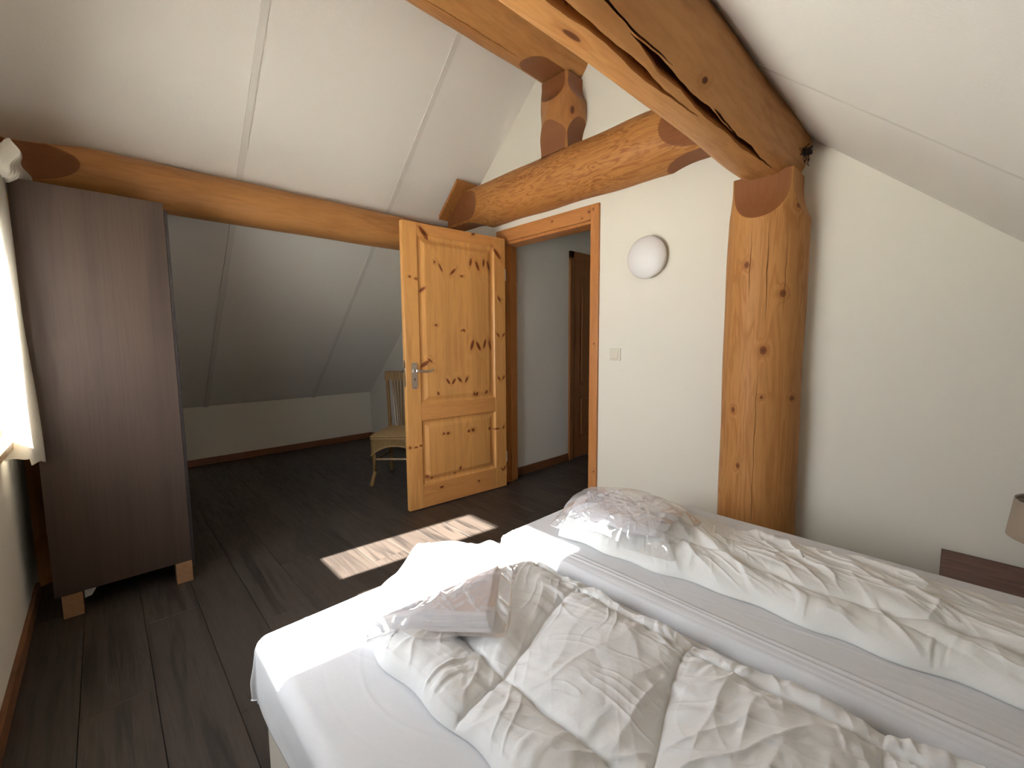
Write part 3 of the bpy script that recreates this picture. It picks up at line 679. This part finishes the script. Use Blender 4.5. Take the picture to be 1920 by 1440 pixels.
tubes('shade_ring', [([(.119*math.cos(a*PI/12), .119*math.sin(a*PI/12), .315) for a in range(25)], .002), ([(-.118, 0, .313), (.118, 0, .313)], .0015)], M['steel'], tl, 6)

# ------------------------------------------------------------------ beds
BX0, BX1 = -1.205, .82
BZ = .47
class Crease:
    def __init__(s, seed, n, xr, yr, ang, spread, L, Wd, A):
        g = np.random.RandomState(seed); s.p = [(g.uniform(*xr), g.uniform(*yr), math.radians(ang+spread*g.randn()), L*g.uniform(.5, 1.5), Wd*g.uniform(.6, 1.5), A*g.uniform(.35, 1.25)*(1 if g.rand() > .3 else -.6), g.uniform(-2.5, 2.5)) for _ in range(n)]
    def __call__(s, X, Y):
        H = np.zeros_like(X)
        for cx, cy, a, L, w, A, cv in s.p:
            u = (X-cx)*math.cos(a)+(Y-cy)*math.sin(a); v = -(X-cx)*math.sin(a)+(Y-cy)*math.cos(a)
            v = v+cv*u*u
            H += A*np.exp(-np.abs(v/w)**1.5)*np.exp(-(u/L)**2)
        return H
def smooth_noise(X, Y, sc, seed, octs=3):
    g = np.random.RandomState(seed); H = np.zeros_like(X); a = 1
    for o in range(octs):
        for k in range(7):
            th = g.rand()*2*PI; fr_ = sc*(2**o)*g.uniform(.6, 1.4); H += a*np.sin((X*math.cos(th)+Y*math.sin(th))*fr_+g.rand()*7)
        a *= .5
    return H/7
_LAT = np.random.RandomState(99).uniform(-1, 1, (64, 64))
def vn(x, y, seed=0):
    x = x+seed*7.31; y = y+seed*3.77; i = np.floor(x).astype(int); j = np.floor(y).astype(int); fx = x-i; fy = y-j
    fx = fx*fx*fx*(fx*(fx*6-15)+10); fy = fy*fy*fy*(fy*(fy*6-15)+10); g = lambda a, b: _LAT[(a+seed*5) % 64, (b+seed*11) % 64]
    return (g(i, j)*(1-fx)+g(i+1, j)*fx)*(1-fy)+(g(i, j+1)*(1-fx)+g(i+1, j+1)*fx)*fy
def ridge(X, Y, ang, fl, fw, seed, sharp=2.2):
    """sharp-crested wrinkles running along direction ang (degrees): fl = frequency along, fw = across"""
    a = math.radians(ang); u = X*math.cos(a)+Y*math.sin(a); v = -X*math.sin(a)+Y*math.cos(a)
    v = v+.035*vn(u*5, v*5, seed+3)+.012*vn(u*13, v*13, seed+4)
    r = (1-np.abs(vn(u*fl, v*fw, seed)))**sharp; return r*np.clip(.5+.9*vn(u*3.1, v*3.1, seed+6), 0, 1)
def grid_mesh(name, P, mat, parent=None, closed_bottom=None, thick=None):
    """P: (n,m,3) top surface; closed by a bottom copy at z = closed_bottom(array)"""
    n, m_ = P.shape[:2]; idx = np.arange(n*m_).reshape(n, m_)
    F = np.stack([idx[:-1, :-1], idx[1:, :-1], idx[1:, 1:], idx[:-1, 1:]], -1).reshape(-1, 4)
    V = P.reshape(-1, 3)
    if closed_bottom is not None:
        B = P.copy(); B[..., 2] = np.minimum(closed_bottom, P[..., 2]-.0005); st = 4
        V = np.concatenate([V, B.reshape(-1, 3)]); F2 = F[:, ::-1]+n*m_
        loop = np.concatenate([idx[0, :], idx[1:, -1], idx[-1, -2::-1], idx[-2:0:-1, 0]]); nx = np.roll(loop, -1)
        side = np.stack([loop, nx, nx+n*m_, loop+n*m_], -1); F = np.concatenate([F, F2, side])
    me = bpy.data.meshes.new(name); me.from_pydata(V.tolist(), [], F.tolist()); me.update()
    return link(name, me, mat, parent, True)

def fitted_sheet(name, x0, x1, y0, y1, z, drop, seed, label, near):
    R = .035 if near else .052; ext = R*PI/2+drop
    nx, ny = 420, 240
    def axis(a, b, n):  # denser near the edges
        core = np.linspace(a+R, b-R, n); e1 = np.linspace(a+R-ext, a+R, 46, endpoint=False); e2 = np.linspace(b-R, b-R+ext, 46)[1:]
        return np.concatenate([e1, core, e2])
    U, V_ = np.meshgrid(axis(x0, x1, nx), axis(y0, y1, ny), indexing='ij')
    cx = np.clip(U, x0+R, x1-R); cy = np.clip(V_, y0+R, y1-R); dx, dy = U-cx, V_-cy; d = np.sqrt(dx*dx+dy*dy)+1e-9
    dd = np.minimum(d, ext*1.0); nxn, nyn = dx/d, dy/d
    a = np.minimum(dd/R, PI/2); hor = R*np.sin(a); down = R*(1-np.cos(a))+np.maximum(0, dd-R*PI/2)
    side = np.maximum(0, dd-R*.9)
    ang = np.arctan2(nyn, nxn); cornerness = np.abs(np.sin(2*ang))
    wob = .010*np.clip(side/.12, 0, 1)*(smooth_noise(U, V_, 16, seed, 3)) + .016*np.clip(side/.1, 0, 1)*cornerness*np.sin(ang*16+down*18)
    X = cx+nxn*(hor+wob); Y = cy+nyn*(hor+wob)
    top = .0022*smooth_noise(U, V_, 9, seed+1, 2)*np.exp(-side*20)
    cr = Crease(seed+2, 26, (x0, x1), (y0, y1), 88, 14, .12, .006, .0008)(U, V_)+Crease(seed+5, 40, (x0, x1), (y0, y1), 2, 8, .22, .006, .0011)(U, V_)
    Z = z-down+top+cr*np.exp(-side*30)
    if not near:
        for q, w, a_ in ((.060, .004, .004), (.078, .005, .003), (.022, .003, .003)):
            Z = Z+a_*np.exp(-((V_-(y0+q+.003*np.sin(U*6+q*90)))/w)**2)*(U > x0+.03)
    added_edge = .012*smooth_noise(U*1.0+V_*1.7, V_, 11, seed+9, 2); Z = Z+np.where(dd > ext*.8, added_edge*(dd-ext*.8)/(ext*.2), 0)
    o = grid_mesh(name, np.stack([X, Y, Z], -1), M['sheet'])
    md = o.modifiers.new('cloth_thickness', 'SOLIDIFY'); md.thickness = .0025; md.offset = -1
    tag(o, label, 'sheet', 'fitted sheets on the twin beds')
    return o
def bed(y0, y1, label, seed):
    b = empty('single_bed', (0, 0, 0), label=label, cat='bed', group='twin beds pushed together')
    box('bed_base', BX0+.015, BX1-.01, y0+.018, y1-.012, .07, .262, M['base'], b, bev=.012, seg=3)
    box('mattress', BX0+.008, BX1-.008, y0+.008, y1-.008, .264, BZ-.006, M['base'], b, bev=.03, seg=4)
    for x in (BX0+.08, BX1-.08):
        for yy in (y0+.07, y1-.07):
            bm = bmesh.new(); tube(bm, [(x, yy, 0), (x, yy, .075)], [.02, .026], 16); from_bm('leg', bm, M['robedark'], b, smooth=True)
    return b
Y1a, Y1b, Y2a, Y2b = .225, 1.035, 1.062, 1.89
bed(Y1a, Y1b, 'near single bed with cream base, nearest the window', 1)
bed(Y2a, Y2b, 'far single bed with cream base, nearest the door wall', 2)
fitted_sheet('fitted_sheet', BX0, BX1, Y1a, Y1b, BZ, .13, 31, 'white fitted sheet on the near mattress, in the sun patch', True)
fitted_sheet('fitted_sheet', BX0, BX1, Y2a, Y2b, BZ+.004, .13, 47, 'white fitted sheet on the far mattress beside the log post', False)

# near duvet, quilted in squares
def near_duvet():
    nx, ny = 800, 300
    U, V_ = np.meshgrid(np.linspace(0, 1, nx), np.linspace(0, 1, ny), indexing='ij')
    x0 = -.925-.125*V_; X = x0+(.78-x0)*U
    edge_n = .425+.010*np.sin(X*9)+.006*np.sin(X*31)+.03*np.clip(X, -1, 1)*0
    edge_f = .985+.012*np.sin(X*7+1)+.008*np.sin(X*25)+.015*np.clip((X+.6), 0, 2)
    Y = edge_n+(edge_f-edge_n)*V_
    X = X+.007*np.sin(Y*46)*(U < .03)
    Lx, Ly = (X-x0), (Y-edge_n)
    seamx = np.array([-.70, -.365, -.02, .32, .66]); seamy = np.array([.575, .948])
    Xs = X+.018*np.sin(Y*9)-.16*(Y-.7)*0; dX = np.min(np.abs(Xs[..., None]+.17*(Y[..., None]-.87)-(seamx+.0)), -1)
    Ys = Y-.02*np.sin(X*5)-.06*np.clip(X+.66, 0, .6)*(Y < .75); dY = np.min(np.abs(Ys[..., None]-seamy), -1)
    puff = .036*(1-np.exp(-dX/.045))*(1-np.exp(-dY/.04))
    dE = np.minimum(np.minimum(Lx, .78-X+.2), np.minimum(Ly, edge_f-Y)); ed = np.clip(dE/.05, 0, 1); prof = np.sqrt(np.clip(1-(1-ed)**2, 0, 1))
    H = .012+puff+.008
    near_seam = np.exp(-np.minimum(dX, dY)/.035)
    gat = .0060*vn(X*42+3*vn(X*7, Y*7, 2), Y*5, 4)*np.exp(-dY/.055)+.0060*vn(Y*42+3*vn(X*7, Y*7, 3), X*5, 5)*np.exp(-dX/.05)
    gate = .0065*vn(X*55+4*vn(X*9, Y*9, 6), Y*7, 7)*np.exp(-Ly/.06)+.006*vn(X*48+4*vn(X*8, Y*8, 8)+Y*9, Y*7, 9)*np.exp(-(edge_f-Y)/.07)
    folds = Crease(3, 60, (-1.05, .8), (.43, 1.0), 100, 26, .09, .010, .0040)(X, Y)+Crease(6, 12, (-.25, .8), (.5, .95), 112, 12, .18, .014, .012)(X, Y)
    folds = folds+.0085*ridge(X, Y, 102, 3.5, 17, 1)+.0060*ridge(X, Y, 55, 4, 20, 12)+.0040*ridge(X, Y, 120, 7, 38, 21, 3)+.0030*ridge(X, Y, 20, 8, 40, 30, 3)
    folds = folds+.004*smooth_noise(X, Y, 12, 5, 2)-.006
    piping = .004*np.exp(-((dE-.012)/.005)**2)
    H = (H+folds*(1-.55*np.exp(-np.minimum(dX, dY)/.012))+gat+gate+piping)*prof
    H = H-.006*np.exp(-(np.minimum(dX, dY)/.004)**2)*prof
    Z = BZ+.004+np.maximum(H, .003)
    Z = np.where(Y > 1.03, Z-.4*(Y-1.03), Z)
    o = grid_mesh('duvet', np.stack([X, Y, Z], -1), M['duvet'], closed_bottom=BZ+.003)
    tag(o, 'white quilted duvet stitched in squares, nearest the camera', 'duvet', 'duvets on the twin beds')
near_duvet()

def far_duvet():
    nx, ny = 800, 340
    U, V_ = np.meshgrid(np.linspace(0, 1, nx), np.linspace(0, 1, ny), indexing='ij')
    x0 = -1.085+.11*np.abs(V_-.62)**1.5*1.4; X = x0+(.79-x0)*U
    edge_n = 1.215+.05*np.clip((X+.95)/.8, 0, 1)+.010*np.sin(X*11)+.006*np.sin(X*33)-.0*X
    edge_n = edge_n-.015*np.clip((-X-.85)/.2, 0, 1)
    edge_f = 1.735+.014*np.sin(X*8+2)+.008*np.sin(X*27)
    Y = edge_n+(edge_f-edge_n)*V_
    dE = np.minimum(np.minimum(X-x0, .99-X), np.minimum(Y-edge_n, edge_f-Y)); ed = np.clip(dE/.075, 0, 1); prof = np.sqrt(np.clip(1-(1-ed)**2, 0, 1))
    base = .050+.020*np.exp(-((V_-.35)/.3)**2)-.018*np.clip(V_-.6, 0, 1)/.4+.03*np.exp(-((X+.93)/.13)**2)
    seam = np.abs(V_-.27-.03*np.sin(X*6)); seam2 = np.abs(V_-.62-.04*np.sin(X*4+1))
    H = base-.018*np.exp(-seam/.03)-.012*np.exp(-seam2/.035)
    folds = Crease(21, 46, (-1.05, .8), (1.25, 1.8), -36, 12, .16, .013, .0085)(X, Y)+Crease(22, 50, (-1.05, .8), (1.2, 1.8), -55, 20, .08, .008, .005)(X, Y)
    folds = folds+.0170*ridge(X, Y, -32, 2.6, 13, 41)+.0100*ridge(X, Y, -52, 4, 21, 47)+.0055*ridge(X, Y, -15, 6, 34, 53, 3)+.0035*ridge(X, Y, -70, 9, 44, 58, 3)
    folds = folds+.006*smooth_noise(X, Y, 9, 25, 2)-.010
    gath = .0075*vn(X*40+4*vn(X*8, Y*8, 14)+7*Y, Y*6, 15)*np.exp(-(Y-edge_n)/.07)
    H = (H+folds+gath)*prof
    Z = BZ+.008+np.maximum(H, .003)
    o = grid_mesh('duvet', np.stack([X, Y, Z], -1), M['duvet2'], closed_bottom=BZ+.006)
    tag(o, 'crumpled white duvet folded lengthwise on the far bed by the wall', 'duvet', 'duvets on the twin beds')
    return X, Y, Z
DX, DY, DZ = far_duvet()
def far_top(x, y):
    i = np.argmin((DX-x)**2+(DY-y)**2); return float(DZ.reshape(-1)[i])

# folded linen in clear bags
def blob_sheet(name, cx, cy, lx, ly, rz, zf, mat, parent, seed, nx=220, ny=220, amp=.01, tufts=0, irr=.05, closed=None, label=None, thick=.001, angle=0, cw=.01):
    U, V_ = np.meshgrid(np.linspace(-1, 1, nx), np.linspace(-1, 1, ny), indexing='ij')
    # squircle-ish outline
    k = 1-.10*np.abs(U*V_)**2
    th = np.arctan2(V_, U); g = np.random.RandomState(seed); wob = 1
    for i in range(2, 9): wob = wob+irr/i*g.randn()*np.cos(i*th+g.rand()*7)*1.2
    x = U*lx*k*wob; y = V_*ly*k*wob
    X = cx+x*math.cos(rz)-y*math.sin(rz); Y = cy+x*math.sin(rz)+y*math.cos(rz)
    e_ = 1-np.maximum(np.abs(U), np.abs(V_))
    Z = zf(x, y, X, Y, e_)
    q_ = 1 if closed is not None else .45
    cr = Crease(seed+1, int(60*q_), (cx-lx, cx+lx), (cy-ly, cy+ly), angle, 45, .10, cw, amp)(X, Y)+Crease(seed+2, int(130*q_**1.5), (cx-lx, cx+lx), (cy-ly, cy+ly), angle+40, 60, .04, cw*.45, amp*.45)(X, Y)
    Z = Z+cr*np.clip(e_*8, 0, 1)
    o = grid_mesh(name, np.stack([X, Y, Z], -1), mat, parent, closed_bottom=closed)
    if closed is None:
        md = o.modifiers.new('thickness', 'SOLIDIFY'); md.thickness = thick
    return o
def surf_near(X, Y):  # surface under the near bag: sheet, then the duvet edge
    inside = (X > (-.925-.125*(Y-.42)/.56)) & (Y > .42)
    return BZ+.008+.045*np.clip((X-(-.93-.125*(Y-.42)/.56))/.06, 0, 1)*np.clip((Y-.41)/.05, 0, 1)
# near pile: three folded sheets, one on the other
cx, cy, rz = -.985, .675, math.radians(133)
def slab(k, lx, ly, ox, oy, th, z0):
    nx = 120; U, V_ = np.meshgrid(np.linspace(-1, 1, nx), np.linspace(-1, 1, nx), indexing='ij')
    x = U*lx+ox; y = V_*ly+oy; e_ = np.minimum((1-np.abs(U))*lx, (1-np.abs(V_))*ly)
    prof = np.sqrt(np.clip(1-(1-np.clip(e_/.008, 0, 1))**2, 0, 1))
    X = cx+x*math.cos(rz)-y*math.sin(rz); Y = cy+x*math.sin(rz)+y*math.cos(rz)
    base = BZ+.012+.040*np.clip((X+1.0)/.12, 0, 1)*np.clip((Y-.40)/.05, 0, 1)*np.clip(1-(-X-1.0)/.1, 0, 1)
    Z = base+z0+th*prof+Crease(60+k, 30, (cx-.2, cx+.2), (cy-.25, cy+.25), 100, 40, .09, .008, .0025)(X, Y)*prof
    P = np.stack([X, Y, Z], -1); n, m_ = nx, nx; B = P.copy(); B[..., 2] = base+z0
    idx = np.arange(n*m_).reshape(n, m_); F = np.stack([idx[:-1, :-1], idx[1:, :-1], idx[1:, 1:], idx[:-1, 1:]], -1).reshape(-1, 4)
    loop = np.concatenate([idx[0, :], idx[1:, -1], idx[-1, -2::-1], idx[-2:0:-1, 0]]); nx_ = np.roll(loop, -1)
    F = np.concatenate([F, F[:, ::-1]+n*m_, np.stack([loop, nx_, nx_+n*m_, loop+n*m_], -1)])
    me = bpy.data.meshes.new('folded_sheet'); me.from_pydata(np.concatenate([P.reshape(-1, 3), B.reshape(-1, 3)]).tolist(), [], F.tolist()); me.update()
    return link('folded_sheet', me, M['linen'], None, True)
tag(slab(0, .215, .155, .0, 0, .009, 0), 'bottom folded white sheet in the clear bag on the near bed', 'sheet', 'folded linen in the near bag')
tag(slab(1, .213, .153, .002, .003, .009, .0093), 'middle folded white sheet in the clear bag on the near bed', 'sheet', 'folded linen in the near bag')
tag(slab(2, .205, .146, .006, .002, .010, .0186), 'top folded white sheet in the clear bag on the near bed', 'sheet', 'folded linen in the near bag')
def zf1(x, y, X, Y, e_):
    base = BZ+.012+.040*np.clip((X+1.0)/.12, 0, 1)*np.clip((Y-.40)/.05, 0, 1)*np.clip(1-(-X-1.0)/.1, 0, 1)
    inn = np.clip((.215+.03-np.abs(x))/.03, 0, 1)*np.clip((.155+.03-np.abs(y))/.03, 0, 1)
    return base+.031*inn+.006+.006*(smooth_noise(X, Y, 12, 71, 2)+.5)*(1-inn*.4)
o = blob_sheet('plastic_bag', cx-.012, cy+.02, .275, .195, rz, zf1, M['film'], None, 72, amp=.005, irr=.07, angle=130, cw=.007)
tag(o, 'clear crinkled plastic bag around folded sheets on the near bed', 'bag', 'clear bags of linen on the beds')
# far bundle
def zf2(x, y, X, Y, e_):
    d = np.clip(1-((x/.2)**2+(y/.16)**2), 0, 1)
    return BZ+.085+.060*d**.6+.005*smooth_noise(X, Y, 14, 81, 2)
o = blob_sheet('folded_sheet', -.85, 1.40, .19, .15, .2, zf2, M['linen'], None, 83, amp=.008, irr=.08, closed=BZ+.09, angle=60)
tag(o, 'crumpled white bed linen in the clear bag on the far duvet', 'sheet')
def zf3(x, y, X, Y, e_):
    d = np.clip(1-((x/.25)**2+(y/.20)**2), 0, 1)
    return BZ+.09+.075*d**.5+.006*smooth_noise(X, Y, 12, 84, 2)-.035*np.clip(1-e_*5, 0, 1)
o = blob_sheet('plastic_bag', -.83, 1.385, .25, .195, .15, zf3, M['film'], None, 87, amp=.008, irr=.10, angle=30, cw=.008)
tag(o, 'clear plastic bag of crumpled linen on the end of the far duvet', 'bag', 'clear bags of linen on the beds')
